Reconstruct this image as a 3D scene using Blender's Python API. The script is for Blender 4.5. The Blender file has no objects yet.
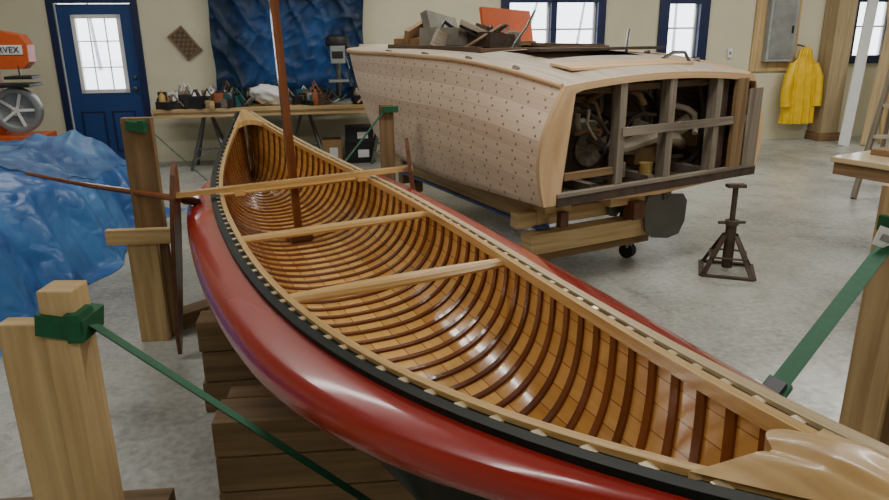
import bpy, numpy as np, math, random
from mathutils import Matrix, Vector, Euler, noise
random.seed(7)
F,PIT,ROLL,CH=701.45,0.3054,0.0092,1.6
# ---------------- materials ----------------
def nmat(name):
    m=bpy.data.materials.new(name); m.use_nodes=True
    nt=m.node_tree; b=nt.nodes['Principled BSDF']; return m,nt,b
def L(nt,a,b): nt.links.new(a,b)
def setb(b,rough,metal=0,coat=0,spec=None):
    b.inputs['Roughness'].default_value=rough; b.inputs['Metallic'].default_value=metal
    b.inputs['Coat Weight'].default_value=coat; b.inputs['Coat Roughness'].default_value=0.08
    if spec is not None: b.inputs['Specular IOR Level'].default_value=spec
def srgb(c):
    return tuple(((x/255)/12.92 if x/255<0.04045 else ((x/255+0.055)/1.055)**2.4) for x in c)+(1,)
def ramp(nt,stops):
    r=nt.nodes.new('ShaderNodeValToRGB'); e=r.color_ramp.elements
    while len(e)<len(stops): e.new(0.5)
    for i,(p,c) in enumerate(stops): e[i].position=p; e[i].color=c
    return r
def mth(nt,op,a,b=None,c=None):
    n=nt.nodes.new('ShaderNodeMath'); n.operation=op
    for i,x in enumerate((a,b,c)):
        if x is None: continue
        if isinstance(x,(int,float)): n.inputs[i].default_value=x
        else: L(nt,x,n.inputs[i])
    return n.outputs[0]
def plain(name,col,rough=0.6,metal=0,coat=0,var=0.18,scale=6,bump=0.0,transl=0,spec=None):
    m,nt,b=nmat(name); setb(b,rough,metal,coat,spec)
    tc=nt.nodes.new('ShaderNodeTexCoord'); n=nt.nodes.new('ShaderNodeTexNoise')
    n.inputs['Scale'].default_value=scale; n.inputs['Detail'].default_value=5
    L(nt,tc.outputs['Object'],n.inputs['Vector'])
    c=srgb(col); lo=tuple(x*(1-var) for x in c[:3])+(1,); hi=tuple(min(1,x*(1+var)) for x in c[:3])+(1,)
    r=ramp(nt,[(0.3,lo),(0.7,hi)]); L(nt,n.outputs['Fac'],r.inputs[0]); L(nt,r.outputs[0],b.inputs['Base Color'])
    if bump:
        bp=nt.nodes.new('ShaderNodeBump'); bp.inputs['Strength'].default_value=bump; bp.inputs['Distance'].default_value=0.02
        L(nt,n.outputs['Fac'],bp.inputs['Height']); L(nt,bp.outputs[0],b.inputs['Normal'])
    if transl:
        t=nt.nodes.new('ShaderNodeBsdfTranslucent'); L(nt,r.outputs[0],t.inputs[0]); mx=nt.nodes.new('ShaderNodeMixShader'); mx.inputs[0].default_value=transl
        L(nt,b.outputs[0],mx.inputs[1]); L(nt,t.outputs[0],mx.inputs[2]); L(nt,mx.outputs[0],nt.nodes['Material Output'].inputs[0])
    return m
def tarpmat(name,col,hi,rough=.45):
    m,nt,b=nmat(name); setb(b,rough)
    tc=nt.nodes.new('ShaderNodeTexCoord')
    v=nt.nodes.new('ShaderNodeTexVoronoi'); v.feature='DISTANCE_TO_EDGE'; v.inputs['Scale'].default_value=2.6
    n=nt.nodes.new('ShaderNodeTexNoise'); n.inputs['Scale'].default_value=2.2; n.inputs['Detail'].default_value=2; n.inputs['Distortion'].default_value=.5
    mx0=nt.nodes.new('ShaderNodeVectorMath'); mx0.operation='MULTIPLY_ADD'; L(nt,n.outputs['Color'],mx0.inputs[0]); mx0.inputs[1].default_value=(.3,.3,.3); L(nt,tc.outputs['Object'],mx0.inputs[2]); L(nt,tc.outputs['Object'],n.inputs['Vector'])
    L(nt,mx0.outputs[0],v.inputs['Vector'])
    v2=nt.nodes.new('ShaderNodeTexVoronoi'); v2.feature='DISTANCE_TO_EDGE'; v2.inputs['Scale'].default_value=7; L(nt,mx0.outputs[0],v2.inputs['Vector'])
    h=mth(nt,'ADD',v.outputs['Distance'],mth(nt,'MULTIPLY',v2.outputs['Distance'],.3))
    bp=nt.nodes.new('ShaderNodeBump'); bp.inputs['Strength'].default_value=.5; bp.inputs['Distance'].default_value=.08; L(nt,h,bp.inputs['Height']); L(nt,bp.outputs[0],b.inputs['Normal'])
    r=ramp(nt,[(0.35,srgb(col)),(0.7,srgb(hi))]); L(nt,n.outputs['Fac'],r.inputs[0]); L(nt,r.outputs[0],b.inputs['Base Color']); return m  # hi tone paints fold highlights into the colour, in random patches
def wood(name,c1,c2,rough=0.6,coat=0,sx=1.5,sy=28):
    m,nt,b=nmat(name); setb(b,rough,0,coat)
    tc=nt.nodes.new('ShaderNodeTexCoord'); mp=nt.nodes.new('ShaderNodeMapping'); mp.inputs['Scale'].default_value=(sx,sy,1)
    n=nt.nodes.new('ShaderNodeTexNoise'); n.inputs['Scale'].default_value=1.0; n.inputs['Detail'].default_value=6; n.inputs['Distortion'].default_value=0.6
    L(nt,tc.outputs['UV'],mp.inputs[0]); L(nt,mp.outputs[0],n.inputs['Vector'])
    r=ramp(nt,[(0.3,srgb(c1)),(0.68,srgb(c2))]); L(nt,n.outputs['Fac'],r.inputs[0]); L(nt,r.outputs[0],b.inputs['Base Color'])
    bp=nt.nodes.new('ShaderNodeBump'); bp.inputs['Strength'].default_value=0.15; bp.inputs['Distance'].default_value=0.01
    L(nt,n.outputs['Fac'],bp.inputs['Height']); L(nt,bp.outputs[0],b.inputs['Normal'])
    return m
def planks(name,c1,c2,w,seam,rough,coat=0,dots=False,seamw=0.05,grain=30):
    m,nt,b=nmat(name); setb(b,rough,0,coat)
    tc=nt.nodes.new('ShaderNodeTexCoord'); sp=nt.nodes.new('ShaderNodeSeparateXYZ'); L(nt,tc.outputs['UV'],sp.inputs[0])
    u,v=sp.outputs[0],sp.outputs[1]
    vw=mth(nt,'DIVIDE',v,w); fr=mth(nt,'FRACT',vw); fl=mth(nt,'FLOOR',vw)
    wn=nt.nodes.new('ShaderNodeTexWhiteNoise'); wn.noise_dimensions='1D'; L(nt,fl,wn.inputs['W'])
    mp=nt.nodes.new('ShaderNodeMapping'); mp.inputs['Scale'].default_value=(1.6,grain,1); L(nt,tc.outputs['UV'],mp.inputs[0])
    n=nt.nodes.new('ShaderNodeTexNoise'); n.inputs['Scale'].default_value=1; n.inputs['Detail'].default_value=5; L(nt,mp.outputs[0],n.inputs['Vector'])
    f=mth(nt,'ADD',mth(nt,'MULTIPLY',wn.outputs['Value'],0.5),mth(nt,'MULTIPLY',n.outputs['Fac'],0.6))
    r=ramp(nt,[(0.15,srgb(c1)),(0.85,srgb(c2))]); L(nt,f,r.inputs[0])
    mask=mth(nt,'LESS_THAN',fr,seamw)
    if dots:
        def dot(u0,v0,su,rad):
            du=mth(nt,'MULTIPLY',mth(nt,'SUBTRACT',mth(nt,'FRACT',mth(nt,'DIVIDE',mth(nt,'ADD',u,u0),su)),0.5),su)
            dv=mth(nt,'MULTIPLY',mth(nt,'SUBTRACT',fr,v0),w)
            return mth(nt,'LESS_THAN',mth(nt,'ADD',mth(nt,'MULTIPLY',du,du),mth(nt,'MULTIPLY',dv,dv)),rad*rad)
        d=mth(nt,'MAXIMUM',dot(0,0.25,0.15,0.009),dot(0.03,0.75,0.15,0.009))
        mask=mth(nt,'MAXIMUM',mth(nt,'MULTIPLY',mask,0.4),mth(nt,'MULTIPLY',d,0.85))
    mx=nt.nodes.new('ShaderNodeMix'); mx.data_type='RGBA'; L(nt,mask,mx.inputs[0]); L(nt,r.outputs[0],mx.inputs[6]); mx.inputs[7].default_value=srgb(seam)
    L(nt,mx.outputs[2],b.inputs['Base Color']); return m
# ---------------- mesh builder ----------------
class B:
    def __init__(s): s.v=[];s.f=[];s.mi=[];s.uv=[];s.sm=[];s.mats=[]
    def m(s,mat):
        if mat not in s.mats: s.mats.append(mat)
        return s.mats.index(mat)
    def face(s,idx,uv,mat,smooth=False): s.f.append(idx); s.uv.append(uv); s.mi.append(s.m(mat)); s.sm.append(smooth)
    def hexa(s,P,mat,dims):
        o=len(s.v); s.v+= [tuple(p) for p in P]
        q=[(0,3,2,1),(4,5,6,7),(0,1,5,4),(1,2,6,5),(2,3,7,6),(3,0,4,7)]
        ax=[(0,1),(0,1),(0,2),(1,2),(0,2),(1,2)]
        loc=[(0,0,0),(1,0,0),(1,1,0),(0,1,0),(0,0,1),(1,0,1),(1,1,1),(0,1,1)]
        rx,ry=random.random()*9,random.random()*9
        lng=max(range(3),key=lambda i:dims[i])
        for f,(a,b) in zip(q,ax):
            if b==lng: a,b=b,a
            s.face([o+i for i in f],[(loc[i][a]*dims[a]+rx,loc[i][b]*dims[b]+ry) for i in f],mat)
    def box(s,c,d,mat,rot=(0,0,0),M=None):
        R=Euler(rot).to_matrix() if M is None else M; c=Vector(c); h=[x/2 for x in d]
        P=[c+R@Vector((sx*h[0],sy*h[1],sz*h[2])) for sx,sy,sz in((-1,-1,-1),(1,-1,-1),(1,1,-1),(-1,1,-1),(-1,-1,1),(1,-1,1),(1,1,1),(-1,1,1))]
        s.hexa(P,mat,d)
    def bb(s,a,b,mat):
        s.box([(x+y)/2 for x,y in zip(a,b)],[abs(y-x) for x,y in zip(a,b)],mat)
    def beam(s,p0,p1,w,h,mat,up=(0,0,1)):
        p0,p1=Vector(p0),Vector(p1); x=(p1-p0); l=x.length; x.normalize(); up=Vector(up)
        y=up.cross(x)
        if y.length<1e-4: y=Vector((0,1,0)).cross(x)
        y.normalize(); z=x.cross(y)
        M=Matrix((x,y,z)).transposed(); s.box((p0+p1)/2,(l,w,h),mat,M=M)
    def grid(s,G,mat,UV=None,smooth=True,flip=False,skip=None):
        o=len(s.v); n=len(G); k=len(G[0])
        for r in G:
            for p in r: s.v.append(tuple(p))
        for i in range(n-1):
            for j in range(k-1):
                if skip and skip(i,j): continue
                ij=[(i,j),(i+1,j),(i+1,j+1),(i,j+1)]
                if flip: ij=ij[::-1]
                s.face([o+a*k+b for a,b in ij],[tuple(UV[a][b]) if UV is not None else (a*.1,b*.1) for a,b in ij],mat,smooth)
    def tube(s,path,r,mat,n=10,cap=True):
        path=[Vector(p) for p in path]; rr=r if isinstance(r,(list,tuple)) else [r]*len(path)
        G=[];UV=[]; prev=None; d=0
        for i,p in enumerate(path):
            t=(path[min(i+1,len(path)-1)]-path[max(i-1,0)]).normalized()
            if prev is None:
                a=Vector((0,0,1)) if abs(t.z)<.9 else Vector((1,0,0)); x=t.cross(a).normalized()
            else: x=(prev-t*prev.dot(t)).normalized()
            prev=x; y=t.cross(x)
            if i: d+=(path[i]-path[i-1]).length
            G.append([p+(x*math.cos(2*math.pi*j/n)+y*math.sin(2*math.pi*j/n))*rr[i] for j in range(n+1)])
            UV.append([(d,j/n*6.28*max(rr[i],.005)) for j in range(n+1)])
        s.grid(G,mat,UV)
        if cap:
            for g in (G[0],G[-1]):
                o=len(s.v); s.v+=[tuple(p) for p in g[:-1]]; s.face(list(range(o,o+n)),[(0,0)]*n,mat)
    def cyl(s,p0,p1,r,mat,r1=None,n=20): s.tube([p0,p1],[r,r if r1 is None else r1],mat,n)
    def lathe(s,c,prof,mat,n=18,axis='z'):
        G=[]
        for r,z in prof:
            row=[]
            for j in range(n+1):
                a=2*math.pi*j/n; x,y=r*math.cos(a),r*math.sin(a)
                row.append(Vector(c)+(Vector((x,y,z)) if axis=='z' else Vector((x,z,y))))
            G.append(row)
        s.grid(G,mat,[[(r_[1],j*.05) for j in range(n+1)] for r_ in prof])
    def poly(s,pts,thick,mat,M=Matrix.Identity(4)):
        n=len(pts); o=len(s.v)
        for y in(-thick/2,thick/2):
            for p in pts: s.v.append(tuple(M@Vector((p[0],y,p[1]))))
        s.face(list(range(o,o+n)),[(p[1],p[0]) for p in pts],mat); s.face([o+n+i for i in range(n)][::-1],[(p[1],p[0]) for p in pts][::-1],mat)
        for i in range(n):
            j=(i+1)%n; s.face([o+i,o+n+i,o+n+j,o+j],[(0,0),(thick,0),(thick,.1),(0,.1)],mat)
    def ribbon(s,path,wv,mat,th=.003):
        wv=Vector(wv)
        for off in(0,th):
            G=[[Vector(p)-wv/2+Vector((0,0,off)),Vector(p)+wv/2+Vector((0,0,off))] for p in path]
            s.grid(G,mat,[[(i*.1,0),(i*.1,.05)] for i in range(len(path))],smooth=False)
    def obj(s,name,M=None,bevel=0,parent=None,center=True):
        V=[Vector(v) for v in s.v]
        if center and V:
            lo=Vector([min(v[i] for v in V) for i in range(3)]); hi=Vector([max(v[i] for v in V) for i in range(3)])
            c=Vector(((lo.x+hi.x)/2,(lo.y+hi.y)/2,lo.z)); V=[v-c for v in V]
            M=(M if M is not None else Matrix.Identity(4))@Matrix.Translation(c)
        me=bpy.data.meshes.new(name); me.from_pydata(V,[],s.f)
        for m in s.mats: me.materials.append(m)
        me.polygons.foreach_set('material_index',s.mi); me.polygons.foreach_set('use_smooth',s.sm)
        uv=me.uv_layers.new(name='UVMap'); uv.data.foreach_set('uv',[c for f in s.uv for p in f for c in p])
        me.update(); o=bpy.data.objects.new(name,me); bpy.context.scene.collection.objects.link(o)
        if M is not None: o.matrix_world=M
        if bevel:
            b=o.modifiers.new('b','BEVEL'); b.width=bevel; b.segments=2; b.limit_method='ANGLE'; b.angle_limit=math.radians(50)
        if parent: o.parent=parent; o.matrix_parent_inverse=parent.matrix_world.inverted()
        return o
def T(x,y,z=0,rz=0): return Matrix.Translation((x,y,z))@Matrix.Rotation(rz,4,'Z')
def spl(xs,ys,x):
    xs=np.array(xs,float);ys=np.array(ys,float); m=np.gradient(ys,xs)
    i=int(np.clip(np.searchsorted(xs,x)-1,0,len(xs)-2)); h=xs[i+1]-xs[i]; t=(x-xs[i])/h
    return float((2*t**3-3*t**2+1)*ys[i]+(t**3-2*t**2+t)*h*m[i]+(-2*t**3+3*t**2)*ys[i+1]+(t**3-t**2)*h*m[i+1])
# ---------------- mats ----------------
m_wall=plain('wall_paint',(208,203,176),0.7,var=.05,scale=1.5)
m_ceil=plain('ceiling_paint',(215,212,200),0.8,var=.04)
m_red=plain('red_enamel',(158,30,22),0.24,coat=.6,var=.06,scale=3)
m_green=plain('dark_green_enamel',(10,34,26),0.35,var=.1,spec=.3)
m_rail=plain('dark_rail_enamel',(8,20,16),0.5,var=.1,spec=.25)
m_honey=planks('varnished_cedar',(178,120,50),(224,176,100),0.07,(138,86,40),0.16,coat=.8)
m_rib=wood('varnished_mahogany_rib',(84,40,18),(126,68,32),0.22,coat=.6)
m_ash=wood('varnished_ash',(188,144,84),(220,182,120),0.2,coat=.6)
m_deckw=wood('bow_deck_wood',(180,142,88),(220,186,132),0.32,coat=.2,sx=3,sy=22)
m_cream=wood('cream_wood',(176,152,112),(208,186,146),0.3,coat=.4)
m_mast=wood('varnished_spruce_mast',(92,48,22),(134,76,38),0.25,coat=.4)
m_lee=wood('mahogany_board',(76,42,24),(112,66,38),0.35,coat=.2)
m_black=plain('black_gap',(14,16,14),0.6,spec=.2)
m_pine=wood('pine_lumber',(166,136,92),(202,174,126),0.7)
m_brownlum=wood('brown_lumber',(104,80,52),(142,112,76),0.75)
m_darklum=wood('shadow_lumber',(104,84,58),(142,116,84),0.75)
m_hull=planks('cedar_hull_planks',(196,168,144),(228,204,178),0.085,(124,94,78),0.6,dots=True,seamw=.035)
m_tan=wood('tan_edge_plank',(186,148,108),(216,182,140),0.6)
m_grey=wood('weathered_frame',(98,88,76),(142,130,114),0.8)
m_deckc=wood('deck_primer',(160,146,130),(198,184,164),0.7)
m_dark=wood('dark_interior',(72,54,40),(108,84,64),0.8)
m_navy=plain('navy_paint',(20,34,74),0.4,var=.06)
m_blue=plain('door_blue',(36,66,120),0.35,var=.06,scale=2)
m_white=plain('white_paint',(225,226,224),0.5,var=.03)
m_tarp=tarpmat('blue_tarp',(34,86,152),(74,130,190),.34)
m_tarp2=tarpmat('blue_tarp_faded',(40,80,132),(90,132,178),.45)
m_curt=plain('blue_tarp_curtain',(22,50,84),0.45,var=.5,scale=7,bump=.6,transl=.35)
m_orange=plain('orange_plastic',(206,92,40),0.4,var=.06)
m_omut=plain('burnt_orange',(150,80,48),0.5)
m_steel=plain('steel',(120,122,122),0.35,metal=.9,var=.1)
m_dsteel=plain('dark_steel',(52,52,54),0.5,metal=.5)
m_rust=plain('rusty_steel',(78,64,54),0.7,metal=.3,var=.3,scale=14)
m_strap=plain('green_webbing',(20,88,56),0.7,var=.12,scale=40)
m_yellow=plain('yellow_raincoat',(232,190,20),0.4,var=.12,scale=9,bump=.4)
m_ymut=plain('tan_plastic',(176,150,84),0.5)
m_card=plain('cardboard',(150,118,82),0.8,var=.08)
m_blk=plain('black_plastic',(26,26,28),0.45)
m_rubber=plain('rubber',(28,28,28),0.8)
m_redp=plain('red_plastic',(150,36,30),0.4)
m_teal=plain('teal_plastic',(40,100,104),0.4)
m_snow=plain('snow',(238,240,244),0.9,var=.02)
m_bark=plain('tree_trunks',(150,152,156),0.9)
m_gw=plain('grey_wheel',(150,152,150),.4,metal=.4)
# ---------------- room ----------------
WR=math.radians(9.43); WM=T(-4.2,8.85,0,WR)
m,nt,bs_=nmat('concrete_floor'); m_floor=m
tc=nt.nodes.new('ShaderNodeTexCoord'); n1=nt.nodes.new('ShaderNodeTexNoise'); n1.inputs['Scale'].default_value=.7; n1.inputs['Detail'].default_value=9; n1.inputs['Roughness'].default_value=.7
n2=nt.nodes.new('ShaderNodeTexNoise'); n2.inputs['Scale'].default_value=30; n2.inputs['Detail'].default_value=4
n4=nt.nodes.new('ShaderNodeTexNoise'); n4.inputs['Scale'].default_value=3.0; n4.inputs['Detail'].default_value=9; n4.inputs['Roughness'].default_value=.75; n4.inputs['Distortion'].default_value=.8
for q in(n1,n2,n4): L(nt,tc.outputs['Object'],q.inputs[0])
f=mth(nt,'ADD',mth(nt,'MULTIPLY',n1.outputs['Fac'],.75),mth(nt,'MULTIPLY',n2.outputs['Fac'],.25))
r=ramp(nt,[(.38,srgb((126,125,118))),(.62,srgb((188,188,180)))]); L(nt,f,r.inputs[0])
st=ramp(nt,[(.52,(0,0,0,1)),(.70,(.7,.7,.7,1))]); L(nt,n4.outputs['Fac'],st.inputs[0])
mxf=nt.nodes.new('ShaderNodeMix'); mxf.data_type='RGBA'; L(nt,st.outputs[0],mxf.inputs[0]); L(nt,r.outputs[0],mxf.inputs[6]); mxf.inputs[7].default_value=srgb((108,105,98))
L(nt,mxf.outputs[2],bs_.inputs['Base Color'])
r2=ramp(nt,[(.35,(.5,.5,.5,1)),(.65,(.22,.22,.22,1))]); L(nt,f,r2.inputs[0]); L(nt,r2.outputs[0],bs_.inputs['Roughness'])
RX0,RX1,RY0=-3.4,13.0,-13.0; CZ=3.4
b=B(); b.bb((RX0-.15,RY0-.15,-.1),(RX1+.15,.15,0),m_floor); b.obj('floor',WM)
b=B(); b.bb((RX0-.15,RY0-.15,CZ),(RX1+.15,.15,CZ+.1),m_ceil); b.obj('ceiling',WM)
holes=[(-.40,.46,0,1.93),(1.75,2.95,.95,1.9),(5.05,6.45,1.12,1.98),(7.26,7.95,1.12,1.98),(10.15,11.5,1.12,1.98)]
b=B(); x=RX0
for (a,c,z0,z1) in holes:
    b.bb((x,0,0),(a,.15,CZ),m_wall)
    if z0>0: b.bb((a,0,0),(c,.15,z0),m_wall)
    b.bb((a,0,z1),(c,.15,CZ),m_wall); x=c
b.bb((x,0,0),(RX1,.15,CZ),m_wall); b.obj('wall_back',WM)
b=B(); b.bb((RX0-.15,RY0,0),(RX0,.15,CZ),m_wall); b.obj('wall_left',WM)
b=B(); b.bb((RX1,RY0,0),(RX1+.15,.15,CZ),m_wall); b.obj('wall_right',WM)
b=B(); b.bb((RX0-.15,RY0-.15,0),(RX1+.15,RY0,CZ),m_wall); b.obj('wall_front',WM)
b=B(); b.bb((-30,.4,-.4),(40,45,-.3),m_snow); b.obj('snow_ground',WM)
b=B()
for i in range(16):
    x=-12+i*2.6+random.random(); b.cyl((x,28+random.random()*6,-.3),(x+.3,29,3.5+random.random()*2),.10,m_bark,.04,n=8)
b.obj('bare_trees_outside',WM)
def window(nm,a,c,z0,z1,nx,fr=.1):
    b=B(); y0,y1=-.03,.06
    b.bb((a-.02,y0,z0-.02),(a+fr,y1,z1+.02),m_navy); b.bb((c-fr,y0,z0-.02),(c+.02,y1,z1+.02),m_navy)
    b.bb((a+fr,y0,z1-fr*.7),(c-fr,y1,z1+.02),m_navy); b.bb((a+fr,y0,z0-.02),(c-fr,y1,z0+fr*.6),m_navy)
    b.bb((a-.05,-.07,z0-.05),(c+.05,-.03,z0-.01),m_navy)
    ww=(c-a-2*fr)/nx
    for i in range(nx):
        x0=a+fr+ww*i; x1=x0+ww
        if i: b.bb((x0-.04,y0,z0),(x0+.04,y1,z1),m_navy)
        w=.03
        X0=x0+(.04 if i else 0); X1=x1-(.04 if i<nx-1 else 0)
        b.bb((X0,.06,z0),(X0+w,.1,z1),m_white); b.bb((X1-w,.06,z0),(X1,.1,z1),m_white)
        zm=(z0+z1)/2+.03; b.bb((X0,.065,zm-.012),(X1,.095,zm+.012),m_white)
    return b.obj(nm,WM)
window('window_1',1.75,2.95,.95,1.9,2,.06)
window('window_2',5.05,6.45,1.12,1.98,2,.09)
window('window_3',7.26,7.95,1.12,1.98,1,.12)
window('window_4',10.15,11.5,1.12,1.98,2)
# door
b=B(); b.bb((-.48,-.03,0),(-.40,.12,2.0),m_navy); b.bb((.46,-.03,0),(.54,.12,2.0),m_navy); b.bb((-.40,-.03,1.93),(.46,.12,2.0),m_navy)
x0,x1=-.39,.45; wx0,wx1,wz0,wz1=-.24,.32,.88,1.80
b.bb((x0,.02,.01),(wx0,.065,1.92),m_blue); b.bb((wx1,.02,.01),(x1,.065,1.92),m_blue)
b.bb((wx0,.02,.01),(wx1,.065,wz0),m_blue); b.bb((wx0,.02,wz1),(wx1,.065,1.92),m_blue)
for (a,c,d,e) in ((wx0,wx0+.045,wz0,wz1),(wx1-.045,wx1,wz0,wz1),(wx0,wx1,wz0,wz0+.045),(wx0,wx1,wz1-.045,wz1)): b.bb((a,.005,d),(c,.07,e),m_white)
for k in(1,2): 
    xx=wx0+(wx1-wx0)*k/3; b.bb((xx-.007,.03,wz0),(xx+.007,.05,wz1),m_white)
    zz=wz0+(wz1-wz0)*k/3; b.bb((wx0,.03,zz-.007),(wx1,.05,zz+.007),m_white)
for a in(-.29,.07):
    b.bb((a,.008,.15),(a+.28,.02,.66),m_navy); b.bb((a+.025,.0,.175),(a+.255,.02,.635),m_blue)
b.lathe((.40,-.0,.93),[(.0,-.05),(.022,-.05),(.028,-.035),(.02,-.02),(.012,-.01),(.025,.02)],m_steel,axis='y')
b.lathe((.40,-.0,1.06),[(.0,-.01),(.02,-.01),(.025,.02)],m_steel,axis='y')
b.obj('door_1',WM,bevel=.003)
# plaque
b=B(); m_plq=wood('plaque_wood',(82,66,46),(112,92,68),.6)
b.box((0,0,0),(.36,.025,.22),m_plq)
for (x_,z_,w_,h_) in((0,.1,.36,.02),(0,-.1,.36,.02),(.17,0,.02,.22),(-.17,0,.02,.22)): b.box((x_,-.012,z_),(w_,.012,h_),m_darklum)
for i in range(9):
    for j in range(4): b.box((-.135+i*.034,-.014,-.066+j*.044),(.02,.004,.012),m_card if (i+j)%2 else m_blk)
b.obj('wooden_wall_plaque',WM@Matrix.Translation((1.04,-.02,1.46))@Matrix.Rotation(math.radians(53),4,'Y'),bevel=.002,center=False)
# curtain tarp
G=[];UV=[]
for i in range(130):
    x=1.38+1.85*i/129; row=[]
    for j in range(100):
        z=.70+1.38*j/99
        R=lambda a,b2,c:(1-abs(noise.noise(Vector((a,b2,c))))*2.2)
        y=-.13+.012*math.sin(x*17+1.3*math.sin(z*3))-.04*max(R(x*3.2+z*.8,z*1.6,2),0)**3-.025*max(R(x*5-z*3,z*4,8),0)**3+.02*noise.noise(Vector((x*3,z*3,1)))
        row.append(Vector((x+.012*math.sin(z*7),min(y,-.08),z+.02*math.sin(x*9)*(j==0))))
    G.append(row);UV.append([(x,j*.03) for j in range(100)])
b=B(); b.grid(G,m_curt,UV); b.bb((1.33,-.14,1.98),(3.28,-.07,2.05),m_navy); b.obj('tarp_curtain',WM)
# ---------------- workbench & clutter ----------------
b=B(); b.bb((.72,-.82,.70),(3.62,-.22,.74),m_pine); b.bb((.74,-.80,.64),(3.60,-.76,.70),m_pine)
for x in(1.3,2.45,3.45):
    for sg in(-1,1):
        b.beam((x+sg*.22,-.72,0),(x+sg*.03,-.52,.68),.03,.03,m_steel); b.beam((x+sg*.22,-.3,0),(x+sg*.03,-.52,.68),.03,.03,m_steel)
    b.beam((x-.14,-.64,.25),(x+.14,-.64,.25),.02,.02,m_steel); b.beam((x-.2,-.70,.1),(x+.12,-.64,.3),.012,.012,m_steel)
b.obj('trestle_workbench',WM,bevel=.003)
b=B(); pal=[m_white,m_blk,m_dsteel,m_teal,m_omut,m_card,m_steel,m_brownlum,m_ymut,m_dsteel,m_pine,m_green,m_blk,m_white,m_gw,m_grey,m_rust,m_dsteel]
for i in range(260):
    x=.80+random.random()*2.72; y=-.78+random.random()*.5; m_=random.choice(pal); k=random.random()
    if abs(x-2.88)<.2 and y<-.3: continue
    if abs(x-2.05)<.3 and y<-.4: continue
    h=.08+random.random()*.2
    if k<.12: b.lathe((x,y,.74),[(0,0),(.035,0),(.037,h*.6),(.015,h*.75),(.015,h*.85),(0,h*.85)],m_,12)
    elif k<.55: b.box((x,y,.74+h*.3),(.06+random.random()*.22,.05+random.random()*.1,h*.6),m_,rot=(0,0,random.random()*3))
    elif k<.68: b.lathe((x,y,.74),[(0,0),(.05,0),(.05,h*.7),(0,h*.7)],m_,14)
    else: b.tube([(x,y,.76),(x+.1,y+.05,.74+h),(x+.22,y-.02,.77),(x+.3,y+.02,.76+h*.4)],.014,m_,8)
for i in range(8):
    x=.86+i*.055+random.random()*.03; b.lathe((x,-.6+random.random()*.1,.74),[(0,0),(.03,0),(.032,.11),(.012,.14),(.012,.18),(0,.18)],m_white if i%3 else m_card,12)
b.obj('workbench_clutter',WM,bevel=.002)
b=B()
G=[]
for i in range(20):
    t=i/19*math.pi; row=[]
    for j in range(31):
        p=j/30*2*math.pi; r_=1+.35*noise.noise(Vector((math.cos(p)*2.5,math.sin(p)*2.5,t*3)))
        row.append(Vector((2.05+.2*math.sin(t)*math.cos(p)*r_+.06*math.cos(t),-.62+.11*math.sin(t)*math.sin(p)*r_,.86+.1*math.cos(t)*r_+.07*math.sin(t)*math.cos(p+2.6))))
    G.append(row)
b.grid(G,m_white); b.obj('white_cloth_bag',WM)
# drill press
b=B(); X,Y=2.88,-.55
b.bb((X-.14,Y-.19,.74),(X+.14,Y+.17,.775),m_gw); b.cyl((X,Y+.1,.77),(X,Y+.1,1.42),.035,m_steel)
b.bb((X-.12,Y-.18,1.0),(X+.12,Y+.06,1.025),m_gw); b.bb((X-.085,Y-.22,1.22),(X+.085,Y+.14,1.42),m_gw)
b.lathe((X,Y-.03,1.41),[(0,0),(.13,0),(.14,.04),(.13,.11),(.06,.14),(0,.14)],m_blk); b.cyl((X,Y-.14,1.1),(X,Y-.14,1.25),.022,m_steel); b.cyl((X,Y-.14,1.04),(X,Y-.14,1.1),.008,m_steel)
for a in range(3): b.cyl((X+.1,Y-.1,1.29),(X+.13,Y-.1+.15*math.cos(a*2.1),1.29+.15*math.sin(a*2.1)),.008,m_steel,n=8)
b.cyl((X,Y+.14,1.3),(X,Y+.27,1.3),.06,m_blk)
b.bb((X-.07,Y-.23,1.28),(X+.06,Y-.22,1.36),m_blk)
b.obj('drill_press',WM,bevel=.004)
b=B()
for (x,y,w,d,h,mm) in((2.75,-.5,.24,.3,.3,m_card),(3.1,-.45,.36,.34,.24,m_blk),(3.1,-.45,.34,.3,.2,m_dsteel),(2.1,-.45,.26,.3,.42,m_card),(1.78,-.45,.24,.3,.2,m_dsteel)):
    z0=.245 if (x,h)==(3.1,.2) else 0
    b.bb((x-w/2,y-d/2,z0),(x+w/2,y+d/2,z0+h),mm); b.bb((x-.03,y-d/2-.004,z0+h*.3),(x+w*.3,y-d/2,z0+h*.7),m_white)
b.obj('storage_boxes',WM,bevel=.005)
# ---------------- band saw ----------------
b=B(); X,Y=-.50,-1.2
b.bb((X-.3,Y-.2,0),(X+.2,Y+.2,.5),m_dsteel); b.bb((X-.34,Y-.22,.5),(X+.24,Y+.22,.56),m_orange)
b.bb((X-.3,Y-.02,.56),(X-.18,Y+.14,1.3),m_orange)
b.lathe((X,Y-.08,.82),[(.0,-.02),(.05,-.02),(.05,-.03),(.06,-.03),(.06,0),(.17,0),(.18,-.04),(.235,-.04),(.24,.05),(.0,.05)],m_gw,32,axis='y')
for k in range(5):
    a=k*1.2566; b.beam((X,Y-.1,.82),(X+.19*math.cos(a),Y-.1,.82+.19*math.sin(a)),.03,.02,m_white,up=(0,1,0))
pts=[(-.2,-.19),(.12,-.19),(.19,-.12),(.2,.05),(.14,.15),(-.1,.2),(-.22,.15),(-.25,0)]
b.poly(pts,.2,m_orange,Matrix.Translation((X+.01,Y,1.43)))
b.bb((X-.22,Y-.108,1.385),(X+.16,Y-.1,1.48),m_white); b.bb((X-.05,Y-.15,1.14),(X+.22,Y+.1,1.17),m_dsteel)
b.bb((X+.08,Y-.1,1.17),(X+.1,Y-.08,1.28),m_steel); b.bb((X-.34,Y-.2,1.06),(X+.2,Y+.2,1.09),m_dsteel)
saw=b.obj('band_saw',WM,bevel=.006)
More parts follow.
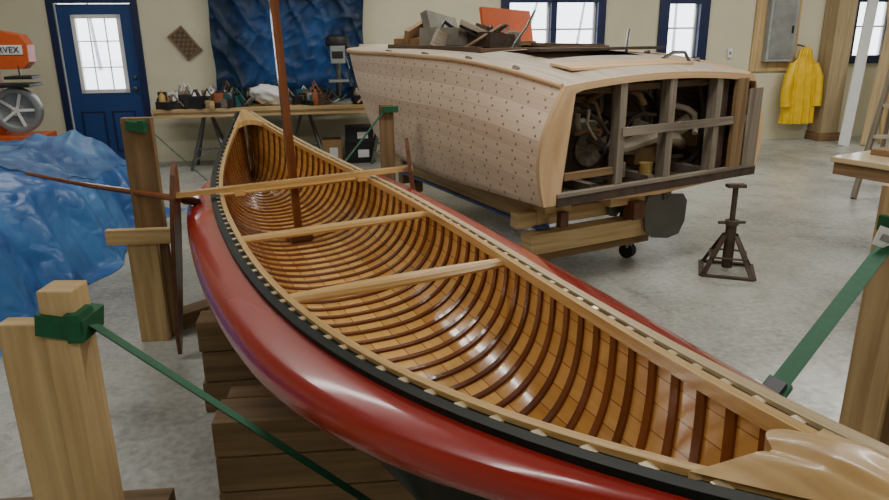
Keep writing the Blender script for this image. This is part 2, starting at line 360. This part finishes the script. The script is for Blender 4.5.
tcu=bpy.data.curves.new('label_text','FONT'); tcu.body='TORVEX'; tcu.size=.085; tcu.extrude=.002; tcu.align_x='CENTER'; tcu.align_y='CENTER'; tcu.materials.append(m_blk)
to=bpy.data.objects.new('label_text',tcu); bpy.context.scene.collection.objects.link(to); to.matrix_world=WM@Matrix.Translation((X-.03,Y-.113,1.432))@Matrix.Rotation(math.pi/2,4,'X')
to.parent=saw; to.matrix_parent_inverse=saw.matrix_world.inverted()
# ---------------- right wall things ----------------
b=B(); b.bb((8.66,-.03,.98),(9.35,-.005,2.3),m_pine); b.bb((8.82,-.13,1.12),(9.24,-.03,2.0),plain('panel_grey',(150,156,156),.4)); b.bb((8.86,-.14,1.16),(9.2,-.13,1.96),m_gw); b.bb((9.16,-.15,1.5),(9.19,-.14,1.6),m_blk)
b.cyl((9.0,-.08,2.0),(9.0,-.08,3.38),.025,m_steel); b.obj('electrical_panel',WM,bevel=.003)
b=B(); b.bb((8.3,-.03,1.18),(8.37,-.004,1.3),m_white); b.bb((8.32,-.035,1.22),(8.35,-.03,1.26),m_gw); b.obj('thermostat',WM)
b=B(); b.bb((9.72,-.3,0),(10.0,-.02,CZ),wood('beige_post',(150,130,98),(182,162,126),.7)); b.bb((9.69,-.32,0),(10.03,-.02,.12),m_brownlum); b.obj('wooden_post',WM,bevel=.005)
# raincoat
b=B(); G=[]
prof=[(.26,.25,.10),(.45,.24,.10),(.7,.22,.09),(.9,.21,.085),(1.02,.2,.08),(1.1,.17,.07),(1.15,.11,.06),(1.2,.10,.07),(1.28,.08,.06),(1.32,.02,.02)]
for z,w,d in prof:
    G.append([Vector((9.38+w*math.cos(a)*(1+.08*math.sin(a*9+z*4)),-.2+d*math.sin(a)*(1+.35*math.sin(a*11+z*3)),z)) for a in [2*math.pi*j/72 for j in range(73)]])
b.grid(G,m_yellow)
for sg in(-1,1): b.tube([(9.38+sg*.16,-.20,1.08),(9.38+sg*.23,-.23,.9),(9.38+sg*.25,-.23,.68),(9.38+sg*.24,-.25,.5)],[.06,.065,.065,.07],m_yellow,12)
b.cyl((9.38,0,1.34),(9.38,-.16,1.32),.012,m_steel); b.obj('yellow_raincoat',WM)
b=B()
b.beam((9.76,-.75,.0),(10.40,-.12,2.5),.16,.025,m_white,up=(0,-1,0)); b.beam((10.05,-.8,.0),(10.8,-.12,2.5),.14,.03,m_cream,up=(0,-1,0)); b.beam((10.4,-.7,0),(10.65,-.1,2.3),.1,.03,m_pine,up=(0,-1,0))
b.obj('leaning_planks',WM)
# right bench
b=B()
e1=Vector((.55,-.95,0)).normalized(); e2=Vector((-e1.y,e1.x,0))
M=Matrix((e1,e2,Vector((0,0,1)))).transposed().to_4x4(); M.translation=Vector((2.66,4.79,0))
b.bb((0,0,.705),(1.6,1.1,.74),m_cream); b.bb((0.02,.02,.62),(1.58,.06,.705),m_brownlum); b.bb((0.02,1.04,.62),(1.58,1.08,.705),m_brownlum)
b.bb((.1,.3,.74),(1.4,.45,.78),m_brownlum); b.bb((.05,.6,.74),(1.5,.72,.765),m_deckc); b.bb((.0,.85,.74),(1.5,.95,.79),m_pine)
for x,y in((.9,.32),(1.5,.32),(.9,1.0),(1.5,1.0)): b.bb((x-.045,y-.045,0),(x+.045,y+.045,.7),m_brownlum)
b.bb((.42,.08,.50),(.85,.4,.60),m_redp); b.bb((.4,.06,.60),(.9,.42,.62),m_dsteel)
b.obj('lumber_workbench',M,bevel=.004)
b=B()
for o in((0,0),(.42,-.12)):
    b.beam((3.95+o[0],6.6+o[1],0),(4.65+o[0],7.3+o[1],2.0),.04,.09,m_grey)
    b.beam((4.95+o[0],7.9+o[1],0),(4.65+o[0],7.3+o[1],2.0),.04,.06,m_grey)
for k in range(1,7):
    q=k/7; b.beam((3.95+.7*q,6.6+.7*q,2*q),(4.37+.7*q,6.48+.7*q,2*q),.1,.03,m_deckc)
b.obj('step_ladder',None,bevel=.003)
# ---------------- canoe ----------------
CM=Matrix.Translation((-0.5184,2.9939,0.83))@Matrix.Rotation(.3869,4,'Z')@Matrix.Rotation(-.0295,4,'Y')@Matrix.Rotation(-.0233,4,'X')
CL=5.4438; HB=CL/2
def cb(s): return .4092*(1-abs(s)**(2.3432 if s<0 else 2.15))
def cz(s): return (.2886 if s<0 else .245)*abs(s)**3
def cd(s): return .31+cz(s)-.05*abs(s)**4
def sec(s,th,off=0,yo=0,dd=0,n=2.5):
    bb=max(cb(s)+off,.002); D=cd(s)+off+dd
    c=max(math.cos(th),0); q=math.sin(th)
    sharp=1+1.0*abs(s)**6
    return Vector((bb*c**(2/n*sharp), s*HB+yo, cz(s)-D*q**(2/n)))
b=B(); NS=120; NT=30
SS=np.linspace(-.995,.995,NS); TH=np.linspace(0,math.pi/2,NT)
for side in(-1,1):
    for off,mat,fl,dd,nn in((0,m_honey,side>0,0,2.5),(.014,m_green,side<0,.035,2.9)):
        G=[];UV=[]
        for s in SS:
            row=[]
            for th in TH:
                p=sec(s,th,off,0,dd,nn); p.x*=side; row.append(p)
            gg=0; uu=[0]
            for k in range(1,NT): gg+=(row[k]-row[k-1]).length; uu.append(gg)
            UV.append([(s*HB+20,.6*x/gg+.5) for x in uu]); G.append(row)
        b.grid(G,mat,UV,flip=fl)
k=-28; RS=.093
while k<=28:
    y=k*RS; s=y/HB
    if abs(s)<.96:
        for side in(-1,1):
            G=[]
            for dy,o in((-.013,0.001),(-.010,-.008),(.010,-.008),(.013,.001)):
                row=[]
                for th in TH:
                    p=sec(s,th,o,dy); p.x*=side; row.append(p)
                G.append(row)
            UV=[[(j*.03+k,i*.01) for j in range(NT)] for i in range(4)]
            b.grid(G,m_rib,UV,smooth=False,flip=side<0)
    k+=1
def strip(x0,x1,z0,z1,side,s0,s1,mat,n=70):
    SSs=np.linspace(s0,s1,n); G=[];UV=[]
    prof=[(x0,z0),(x0,z1),(x1,z1),(x1,z0),(x0,z0)]
    for s in SSs:
        G.append([Vector((side*(cb(s)+px),s*HB,cz(s)+pz)) for px,pz in prof]); UV.append([(s*HB,j*.05) for j in range(5)])
    b.grid(G,mat,UV,smooth=False,flip=side<0)
for side in(-1,1):
    strip(-.018,.002,-.018,.010,side,-.99,.99,m_ash)
    strip(.002,.020,-.03,.0,side,-.97,.97,m_black)
    if side<0: strip(.020,.046,-.05,.008,side,-.98,.98,m_rail)
    else: strip(.020,.044,-.05,.008,side,-.98,.98,m_cream)  # right outer rail is cream, the left one dark
    k=-28
    while k<=28:
        y=(k+.5)*RS; s=y/HB
        if abs(s)<.93: b.box((side*(cb(s)+.011),y,cz(s)+.001),(.016,.022,.008),m_cream)
        k+=1
def spw(s):
    a=min(max((.44-s)/.14,0),1); c=min(max((s+.97)/.5,0),1); f=lambda t:math.sin(t*math.pi/2)
    return f(a)*f(c)
PR=[(0,-.002),(.2,-.004),(.45,-.010),(.65,-.018),(.82,-.028),(.93,-.042),(.99,-.058),(1,-.075),(.98,-.092),(.9,-.110),(.75,-.128),(.45,-.146),(0,-.160),(-.3,-.165)]
for side in(-1,1):
    G=[];UV=[]
    for s in np.linspace(-.97,.44,90):
        w=.124*spw(s)
        G.append([Vector((side*(cb(s)+.046+x*w),s*HB,cz(s)+z*(.25+.75*spw(s))-.004)) for x,z in PR]); UV.append([(s,j*.1) for j in range(len(PR))])
    b.grid(G,m_red,UV,flip=side<0)
def thwart(s,w0,w1,z,mat):
    bx=cb(s)-.005; top=[];UV=[]
    for i in range(21):
        x=-bx+2*bx*i/20; w=w0+(w1-w0)*math.cos((i/20-.5)*math.pi); zz=cz(s)+z
        top.append([Vector((x,s*HB+a*w/2+c,zz+d)) for a,c,d in((-1,0,-.012),(-1,.006,0),(1,-.006,0),(1,0,-.012),(1,-.006,-.022),(-1,.006,-.022),(-1,0,-.012))])
        UV.append([(x+s*5,j*.03) for j in range(7)])
    b.grid(top,mat,UV,smooth=False)
thwart(.284,.09,.10,-.0,m_ash); thwart(-.0718,.045,.07,-.004,m_ash); thwart(-.3705,.045,.075,-.004,m_ash)
def deck(s0,sg,mat,crown,dish,carve=0):
    G=[];UV=[]; NI=30
    for i in range(NI):
        row=[];uv=[]
        for j in range(33):
            q=j/32*2-1; se=s0+dish*(abs(math.cos(q*math.pi*.5))**.8)-carve*.5*max(0,math.cos(q*math.pi*1.5)); u=i/(NI-1); s=se+(.992-se)*u
            bump=crown*(1-q*q)*min(1,(1-u)*1.5)
            bump+=carve*.22*math.sin(min(u*5,math.pi))*(1-q*q)-carve*.18*math.exp(-((abs(q)-.35-.4*u)/.08)**2)*(1-u)
            row.append(Vector((q*(cb(sg*s)+.01),sg*s*HB,cz(sg*s)+.012+bump))); uv.append((s*HB,row[-1].x))
        G.append(row);UV.append(uv)
    b.grid(G,mat,UV,flip=sg<0)
    lip=[[p for p in G[0]],[p-Vector((0,0,.035)) for p in G[0]]]
    b.grid(lip,mat,[UV[0],UV[1]],flip=sg>0)
deck(.86,1,m_ash,.012,.03); deck(.89,-1,m_deckw,.03,.02,.03)
ys=.284*HB
b.box((0,ys,-.285),(.12,.18,.03),m_lee)
b.box((0,ys,.75),(.042,.042,2.06),m_mast)
b.box((0,ys-.06,-.265),(.03,.03,.02),m_steel)
yb=.60
b.box((.0,yb,.045),(1.23,.045,.024),m_ash)
for x in(-.3,.33): b.box((x,yb,.022),(.05,.06,.026),m_ash)
lb=[(0,.19),(-.045,.13),(-.07,.02),(-.08,-.1),(-.075,-.35),(-.05,-.7),(-.01,-.8),(.03,-.7),(.075,-.35),(.08,-.1),(.07,.02),(.045,.13)]
b.poly(lb,.02,m_lee,Matrix.Translation((-.605,yb,.02))@Matrix.Rotation(math.radians(6.5),4,'Y')@Matrix.Rotation(math.radians(76),4,'Z'))
b.poly(lb,.02,m_lee,Matrix.Translation((.61,yb,.02))@Matrix.Rotation(math.radians(-4),4,'Y')@Matrix.Rotation(math.radians(70),4,'Z'))
b.obj('sailing_canoe',CM,center=False)
CW=lambda x,y,z: CM@Vector((x,y,z))
# ---------------- sling stands ----------------
b=B()
b.bb((-.905,1.30,0),(-.805,1.345,1.04),m_pine); b.bb((-.805,1.29,0),(-.735,1.36,1.115),m_pine)
b.bb((-.91,1.345,.0),(-.78,1.38,.6),m_brownlum)
b.box((1.46,2.16,.555),(.05,.14,1.11),m_pine,rot=(0,0,.39)); b.box((1.50,2.12,.45),(.04,.10,.9),m_brownlum,rot=(0,0,.39))
b.beam((-.88,1.42,.045),(1.55,2.22,.045),.14,.09,m_brownlum)
b.obj('wooden_sling_stand',None,bevel=.004)
def strap(name,path,wv,near):
    b=B(); wv=Vector(wv).normalized()*(.05 if near else .04)
    b.ribbon(path,wv,m_strap)
    pl,pr=Vector(path[0]),Vector(path[-1])
    b.box(pl+Vector((-.03,0,0)),(.095,.09,.045),m_strap,rot=(0,.15,.0)); b.box(pr+Vector((.03,.0,0)),(.08,.16,.05) if near else (.11,.07,.04),m_strap,rot=(0,0,.39 if near else 0))
    b.box(pl+Vector((.0,-.02,-.0)),(.03,.06,.06),m_strap)
    if near:
        d=(Vector(path[-2])-pr).normalized(); q=pr+d*(Vector(path[-2])-pr).length*.93
        M=Matrix((d,wv.normalized(),d.cross(wv.normalized()))).transposed(); b.box(q,(.09,.065,.014),m_strap,M=M); b.box(q+Vector((0,0,.012)),(.06,.045,.012),m_dsteel,M=M)
    return b.obj(name)
strap('green_ratchet_strap',[(-.735,1.325,1.04),(-.05,1.33,.49),(.05,1.33,.47),(.30,1.30,.47),(.55,1.34,.64),(.745,1.47,.735),(1.44,2.13,.99)],(-.45,.9,0),True)
b=B(); b.box((1.36,2.04,.975),(.13,.003,.06),m_white,rot=(0,.35,.25)); b.box((1.355,2.035,.977),(.08,.002,.02),m_gw,rot=(0,.35,.25)); b.obj('paper_tag')
b=B()
b.box((-1.54,3.56,.595),(.15,.045,1.19),m_brownlum,rot=(0,0,.1)); b.box((-1.57,3.50,.30),(.15,.045,.60),m_pine,rot=(0,0,.1)); b.box((-1.56,3.455,.60),(.33,.04,.08),m_pine,rot=(0,0,.1))
b.box((-.40,4.99,.55),(.10,.05,1.10),m_brownlum); b.beam((-1.54,3.64,.045),(-.42,4.92,.045),.12,.09,m_brownlum)
b.obj('wooden_sling_stand',None,bevel=.004)
yf=1.42; s_=yf/HB; zb=cz(s_)-cd(s_)-.055
strap('green_ratchet_strap',[(-1.50,3.55,1.15)]+[CW(x,yf,z) for x,z in((-.24,zb+.12),(-.1,zb),(.1,zb),(.24,zb+.12))]+[(-.40,4.96,1.07)],(-.377,.926,0),False)
def crib(name,c,w,d,h,rz,n=3):
    b=B()
    for i in range(n):
        z0=h*i/n
        b.box((0,0,z0+h/n/2),(w*(1-.04*random.random()),d,h/n-.006),m_darklum)
        b.box((.02,d*.5+.05,z0+h/n/2),(w*.97,.08,h/n-.008),m_brownlum)
    b.obj(name,T(c[0],c[1],0,rz),bevel=.004)
crib('timber_cribbing',(-.74,2.85),.66,.14,.43,.15)
crib('timber_cribbing',(-.38,2.10),.80,.16,.40,.1)
b=B()
for i in range(4): b.box((-1.45+i*.02,1.66+i*.11,.045),(.9,.10,.09),m_darklum,rot=(0,0,.03*i))
for i in range(2): b.box((-1.5,1.7+i*.13,.137),(.7,.10,.09),m_brownlum,rot=(0,0,-.05*i))
b.obj('scrap_lumber_pile',None,bevel=.004)
b=B(); b.tube([(-2.36,3.92,.84),(-1.9,3.68,.82),(-1.27,3.40,.80)],[.010,.013,.018],m_mast,10); b.tube([(-1.29,3.41,.802),(-1.21,3.37,.797)],[.026,.018],m_lee,10)
b.obj('boat_pole')
# ---------------- tarp pile: sheet draped over a low bench ----------------
def sm(a,b_,x): t=min(max((x-a)/(b_-a),0),1); return t*t*(3-2*t)
b=B(); G=[];UV=[]; NX,NY=220,150
def drape(x,y):
    # distance inward from the footprint edge
    v=(y-3.25)/3.2
    xr=-2.28-.22*v
    wav=.05*math.sin(y*9+1.5*math.sin(y*3))+.03*math.sin(y*21)
    wav2=.05*math.sin(x*8+1.2*math.sin(x*3))+.03*math.sin(x*19)
    ex=sm(0,.30,(xr-x)+wav*sm(.5,0,(xr-x))); ey=sm(0,.28,(y-3.25)+wav2*sm(.5,0,y-3.25))*sm(0,.4,6.45-y)
    h=.46+.22*sm(-2.4,-3.2,x)+.05*math.sin(y*1.9+1)+.03*math.sin(x*3+y)
    n_=noise.noise
    f=.10*(n_(Vector((x*1.6+y*.6,y*1.3,2)))) + .05*(1-abs(n_(Vector((x*2.6-y*1.1,y*1.6,5))))*2.5) + .022*(1-abs(n_(Vector((x*6+y*3,y*4-x,8))))*2.5)
    return ex,ey,h,f,xr
for i in range(NX):
    row=[];uv=[]
    for j in range(NY):
        x=-5.9+3.66*i/(NX-1); y=3.25+3.2*j/(NY-1)
        ex,ey,h,f,xr=drape(x,y)
        z=max(h*ex*ey+f*(.15+.85*ex*ey),.004)
        row.append(Vector((min(x,xr+.03+.05*math.sin(y*7)),y,z))); uv.append((x,y))
    G.append(row);UV.append(uv)
b.grid(G,m_tarp,UV)
G2=[[p+Vector((0,0,.015+.01*math.sin(p.x*5))) for p in row[70:138]] for row in G[10:190]]
b.grid(G2,m_tarp2)
b.obj('blue_tarp_covered_pile')
# ---------------- big hull ----------------
HA=.541; HM=T(1.375,4.45,0,HA); HL=4.52
ts=[0,.5,1,2,2.9,3.8,4.52]
def hs(t):
    bs=spl(ts,[.82,.86,.88,.90,.78,.44,.0],t); zs=spl([0,.4,.85,1.65,3,4.52],[1.29,1.35,1.395,1.42,1.415,1.40],t)
    bc=spl(ts,[.95,.95,.92,.84,.62,.26,.0],t); zc=spl(ts,[.61,.60,.58,.60,.68,.86,1.37],t)
    zk=spl([0,1,2,3,3.8,4.2,4.52],[.57,.5,.46,.43,.44,.72,1.37],t)
    return bs,zs,max(bc,0),zc,zk
def hsec(t,n=26):
    bs,zs,bc,zc,zk=hs(t); P=[]
    fl=.10-.04*min(t/2,1) if t<2 else .06-.07*(t-2)/2.5
    for i in range(n):
        if i<16:
            q=i/15; x=bs+(bc-bs)*q+fl*math.sin(q*math.pi)*min(1,bs*3); z=zs+(zc-zs)*q
        else:
            q=(i-15)/(n-16); x=bc*(1-q); z=zc+(zk-zc)*q**1.2
        P.append((max(x,0),z))
    return P
b=B(); NTt=60
for side in(-1,1):
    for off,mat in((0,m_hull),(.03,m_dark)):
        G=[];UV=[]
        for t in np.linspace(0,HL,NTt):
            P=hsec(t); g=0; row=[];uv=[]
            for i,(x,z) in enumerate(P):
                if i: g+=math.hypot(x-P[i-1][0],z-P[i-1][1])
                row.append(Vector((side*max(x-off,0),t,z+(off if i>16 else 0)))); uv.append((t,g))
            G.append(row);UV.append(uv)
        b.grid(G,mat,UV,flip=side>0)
G=[];UV=[]; Q=np.linspace(-1,1,17); TT=np.linspace(0,HL,46)
for t in TT:
    bs,zs=hs(t)[:2]; G.append([Vector((bs*q,t,zs+.045*(1-q*q))) for q in Q]); UV.append([(t,bs*q) for q in Q])
sk=lambda i,j: (.55<TT[i]<1.1 and 3<j<12) or (1.25<TT[i]<2.6 and 3<j<12)
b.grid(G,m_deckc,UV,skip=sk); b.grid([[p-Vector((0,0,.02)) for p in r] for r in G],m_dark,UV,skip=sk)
for side in(-1,1):
    b.tube([(side*(hs(t)[0]+.006),t,hs(t)[1]-.005) for t in np.linspace(0,HL-.02,40)],.018,m_tan,8)
def outline(t):
    P=hsec(t); bs,zs=hs(t)[:2]
    top=[(bs*q,zs+.045*(1-q*q)) for q in np.linspace(-1,1,13)][1:-1]
    return top+P+[(-x,z) for x,z in P[::-1]][1:]
O=outline(0); n=len(O)
def inner(p):
    x,z=p; lo=.635; hi=1.315-.045*(x/.8)**2-.02
    lim=.74 if x<0 else .86
    xx=max(-lim-.14*(1.3-z),min(lim,x)); return (xx,min(max(z,lo),hi))
I=[inner(p) for p in O]
G=[[Vector((p[0],.03,p[1])) for p in I+[I[0]]],[Vector((p[0],-.03,p[1])) for p in I+[I[0]]]]+[[Vector((p[0],-.03,p[1])) for p in O+[O[0]]],[Vector((p[0],.02,p[1])) for p in O+[O[0]]]]
b.grid(G,m_tan,[[(j*.05,i*.06) for j in range(n+1)] for i in range(4)],smooth=False)
b.bb((-.86,-.04,.60),(.94,.05,.66),m_rust); b.bb((-.86,-.045,.655),(.92,-.0,.675),m_grey)
for x,w in((-.36,.055),(.06,.06),(.50,.055)): b.bb((x-w/2,-.02,.64),(x+w/2,.05,1.31),m_grey)
b.bb((-.36,-.03,.97),(.80,.0,1.02),m_grey); b.bb((-.78,.0,.74),(-.36,.04,.78),m_brownlum); b.bb((-.72,.06,1.23),(.8,.1,1.27),m_dark)
b.bb((.56,.02,.66),(.64,.05,1.26),m_rust); b.bb((.66,-.036,.62),(.77,-.005,1.27),m_brownlum)
b.bb((.79,-.037,.62),(.93,-.031,1.2),m_grey)
for t in(.45,.95,1.5,2.1):
    P=hsec(t)
    for side in(-1,1): b.tube([(side*max(x-.05,0),t,z+.02) for x,z in P[::2]],.025,m_grey,6)
b.bb((-.85,1.9,.55),(.85,1.94,1.36),m_grey)
for x in(-.5,0,.5): b.bb((x-.03,.05,.6),(x+.03,1.9,.68),m_grey)
rnd=random.Random(3)
b.box((-.30,.6,.82),(.36,.5,.24),m_rust); b.box((-.28,.6,.97),(.24,.4,.07),m_grey)
for k in range(4): b.tube([(-.16,.42+k*.12,.92),(-.06,.42+k*.12,.98),(-.02,.42+k*.12,.86)],.02,m_rust)
b.lathe((-.3,.33,.84),[(0,-.02),(.03,-.02),(.03,0),(.09,0),(.10,-.015),(.115,-.015),(.115,.02),(0,.02)],m_grey,24,axis='y')
b.box((.25,.5,.78),(.3,.4,.16),m_card); b.box((.3,.35,.9),(.22,.2,.1),m_deckc,rot=(.2,.3,.2)); b.cyl((-.2,.15,.68),(-.2,.15,.77),.045,m_grey); b.cyl((.02,.12,.68),(.02,.12,.75),.045,m_ymut)
mats_=[m_grey,m_rust,m_deckc,m_brownlum,m_rust,m_card,m_dsteel,m_grey]
for i in range(44):
    x,y,z=rnd.uniform(-.6,.6),rnd.uniform(.12,.8),rnd.uniform(.7,1.15); a=rnd.uniform(0,6.28); rr_=rnd.uniform(.12,.3)
    pts=[(max(-.7,min(.7,x+rr_*math.cos(a+k*.45)*(1-k*.04))),y+.03*k*rnd.uniform(.3,1),max(.68,min(1.22,z+rr_*.8*math.sin(a+k*.45)))) for k in range(rnd.randint(4,9))]
    b.tube(pts,rnd.uniform(.008,.022),rnd.choice(mats_),8)
for i in range(18):
    b.box((rnd.uniform(-.55,.6),rnd.uniform(.15,.9),rnd.uniform(.7,.95)),(rnd.uniform(.1,.4),.04,rnd.uniform(.04,.1)),rnd.choice(mats_),rot=(rnd.uniform(-.5,.5),rnd.uniform(-.6,.6),rnd.uniform(-1,1)))
b.tube([(-.1,.25,.84),(.15,.2,.90),(.35,.2,.88),(.6,.35,.80),(.72,.6,.78)],.045,m_deckc,12)
b.box((.2,.80,1.455),(1.35,.12,.02),m_rust,rot=(0,.01,.12)); b.box((-.05,.3,1.375),(1.1,.2,.015),m_tan,rot=(.12,0,.03)); b.bb((-.6,1.15,1.39),(.62,1.2,1.465),m_dark)
b.bb((-.6,1.2,1.39),(-.55,2.6,1.475),m_dark); b.bb((.57,1.2,1.39),(.62,2.6,1.475),m_dark)
b.bb((-.6,1.6,1.36),(.6,1.7,1.40),m_grey); b.bb((-.6,2.1,1.36),(.6,2.2,1.41),m_grey); b.bb((-.6,2.4,1.36),(.6,2.5,1.41),m_grey)
b.obj('wooden_motorboat_hull',HM,center=False)
# deck clutter
b=B()
m_seat=plain('grey_upholstery',(128,124,112),.6,var=.25)
b.box((-.18,2.2,1.52),(.42,.4,.14),m_seat,rot=(0,.1,.4)); b.box((-.16,2.42,1.60),(.44,.07,.24),m_seat,rot=(-.4,.15,.4)); b.box((-.34,2.5,1.49),(.34,.34,.10),m_card,rot=(0,-.1,.7))
b.box((-.36,2.05,1.50),(.3,.03,.14),m_deckc,rot=(.3,.3,.5)); b.box((-.11,1.95,1.60),(.22,.18,.04),m_deckc,rot=(.3,.3,.2)); b.box((-.42,2.45,1.57),(.26,.04,.12),m_card,rot=(.3,-.3,.5))
b.box((0,1.9,1.50),(.3,.28,.12),m_rust,rot=(0,.1,.2)); b.box((.06,2.0,1.58),(.2,.16,.05),m_rust,rot=(.2,.3,.1)); b.lathe((.2,1.85,1.43),[(0,0),(.06,0),(.065,.12),(.045,.15),(0,.15)],m_grey)
b.box((.50,2.35,1.60),(.62,.03,.34),m_orange,rot=(-.25,.05,.15)); b.box((.42,2.2,1.46),(.4,.25,.06),m_brownlum)
b.tube([(-.4,2.2,1.44),(-.3,2.25,1.56),(-.2,2.3,1.66),(-.1,2.2,1.56)],.02,m_blk)
for i in range(12): b.tube([(rnd.uniform(-.35,.35),2+rnd.uniform(-.3,.5),1.44),(rnd.uniform(-.35,.35),2+rnd.uniform(-.3,.5),1.62),(rnd.uniform(-.35,.35),2.1,1.46)],.014,rnd.choice(mats_),6)
b.tube([(.05,1.7,1.42),(.25,1.75,1.6),(.38,1.8,1.74)],.01,m_steel,8); b.tube([(.55,.9,1.42),(.72,1.05,1.58)],.014,m_steel,8); b.tube([(.4,.4,1.39),(.5,.4,1.43),(.62,.4,1.43),(.68,.4,1.36)],.012,m_steel,8)
b.obj('salvaged_boat_parts',HM)
b=B(); m_rud=plain('bronze_grey',(96,94,90),.45,metal=.5,var=.15)
rp=[(-.14,.14),(-.155,.05),(-.14,-.1),(-.09,-.15),(.03,-.16),(.11,-.13),(.145,-.04),(.15,.1),(.12,.15),(-.1,.155)]
b.poly(rp,.02,m_rud,Matrix.Translation((.24,.12,.36))@Matrix.Rotation(math.radians(-22),4,'Z'))
b.cyl((.22,.12,.48),(.22,.12,.62),.018,m_rud); b.cyl((.0,.3,.42),(.02,1.8,.52),.015,m_steel); b.beam((0,.4,.43),(0,.5,.56),.015,.05,m_rud)
b.cyl((0,.24,.42),(0,.34,.42),.03,m_rud)
for k in range(3):
    a=k*2.094+.4; b.poly([(-.02,.02),(-.05,.08),(-.03,.13),(.03,.13),(.05,.07),(.02,.02)],.008,m_rud,Matrix.Translation((0,.29,.42))@Matrix.Rotation(a,4,'Y')@Matrix.Rotation(.5,4,'Z'))
b.obj('rudder_and_propeller',HM)
# dolly
b=B()
b.beam((-.42,6.45,.45),(.64,4.40,.45),.09,.14,m_pine); b.beam((-.42,6.41,.37),(.64,4.36,.37),.10,.02,m_blue)
b.beam((.45,4.36,.42),(1.62,4.98,.42),.09,.10,m_pine); b.beam((.52,4.30,.28),(1.50,4.82,.28),.12,.13,m_pine); b.beam((.60,4.42,.17),(1.45,4.88,.17),.09,.08,m_brownlum)
b.box((1.20,4.62,.51),(.3,.12,.09),m_tan,rot=(0,0,.5)); b.box((.70,4.38,.52),(.2,.12,.08),m_pine,rot=(0,0,.5)); b.box((1.28,4.58,.43),(.10,.10,.12),m_lee,rot=(0,0,.5))
b.box((.75,4.30,.44),(.06,.05,.10),m_lee,rot=(0,0,.5))
b.beam((.9,5.0,.40),(.1,6.7,.40),.09,.12,m_brownlum); b.beam((1.6,4.95,.38),(.6,6.9,.38),.09,.12,m_brownlum); b.beam((-.4,6.4,.30),(.75,7.0,.30),.1,.12,m_brownlum)
for x,y in((1.33,4.86),(.62,4.48),(-.25,6.5),(.6,6.9)):
    b.cyl((x-.02,y-.02,.055),(x+.02,y+.02,.055),.055,m_rubber); b.box((x,y,.11),(.05,.07,.06),m_steel); b.bb((x-.05,y-.05,.14),(x+.05,y+.05,.30),m_brownlum)
b.obj('boat_dolly',None,bevel=.004)
# jack stand
b=B(); J=Vector((1.93,4.54,0))
for k in range(4):
    a=k*math.pi/2+.45; d=Vector((math.cos(a),math.sin(a),0)); b.beam(J+d*.22,J+d*.05+Vector((0,0,.26)),.035,.008,m_rust); b.beam(J+d*.23+Vector((0,0,.008)),J+Vector((0,0,.008))+Vector((math.cos(a+1.57),math.sin(a+1.57),0))*.23,.035,.014,m_rust)
    b.beam(J+d*.15+Vector((0,0,.12)),J+Vector((0,0,.12))+Vector((math.cos(a+1.57),math.sin(a+1.57),0))*.15,.03,.006,m_rust)
b.cyl(J+Vector((0,0,.03)),J+Vector((0,0,.33)),.035,m_rust); b.cyl(J+Vector((0,0,.33)),J+Vector((0,0,.59)),.018,m_rust)
b.cyl(J+Vector((0,0,.33)),J+Vector((0,0,.36)),.045,m_rust); b.cyl(J+Vector((-.09,0,.345)),J+Vector((.09,0,.345)),.01,m_rust); b.box(J+Vector((.0,0,.595)),(.12,.06,.02),m_rust)
b.obj('jack_stand',None)
b=B(); b.box((1.45,2.95,.001),(.07,.05,.002),m_white,rot=(0,0,.4)); b.obj('paper_scrap')
# ---------------- lights / camera ----------------
m,nt,bs_=nmat('lamp_tube'); bs_.inputs['Emission Color'].default_value=(1,.98,.94,1); bs_.inputs['Emission Strength'].default_value=6; m_lt=m
for i,(x,y) in enumerate([(0.5,-2.4),(4.5,-2.4),(9,-2.4),(0.5,-6.2),(4.5,-6.2),(9,-6.2),(2,-10.5),(7,-10.5)]):
    b=B(); b.bb((x-1.25,y-.14,3.30),(x+1.25,y+.14,3.36),m_white)
    for dy in(-.07,.07): b.cyl((x-1.2,y+dy,3.27),(x+1.2,y+dy,3.27),.018,m_lt,n=8)
    for sx in(-1,1): b.cyl((x+sx*1.0,y,3.36),(x+sx*1.0,y,3.4),.008,m_steel,n=6)
    fx=b.obj('fluorescent_fixture',WM)
    l=bpy.data.lights.new('tube_light','AREA'); l.shape='RECTANGLE'; l.size=2.4; l.size_y=.25; l.energy={0:32,3:30,6:36}.get(i,58); l.color=(1,.98,.93)
    o=bpy.data.objects.new('tube_light',l); bpy.context.scene.collection.objects.link(o); o.matrix_world=WM@Matrix.Translation((x,y,3.22)); o.parent=fx; o.matrix_parent_inverse=fx.matrix_world.inverted()
w=bpy.data.worlds.new('World'); bpy.context.scene.world=w; w.use_nodes=True
w.node_tree.nodes['Background'].inputs[0].default_value=(.88,.94,1,1); w.node_tree.nodes['Background'].inputs[1].default_value=4.5
cam=bpy.data.cameras.new('camera'); co=bpy.data.objects.new('camera',cam); bpy.context.scene.collection.objects.link(co)
cam.sensor_width=36; cam.lens=F/889*36
co.matrix_world=Matrix.Translation((0,0,CH))@Matrix.Rotation(math.pi/2-PIT,4,'X')@Matrix.Rotation(-ROLL,4,'Z')
bpy.context.scene.camera=co
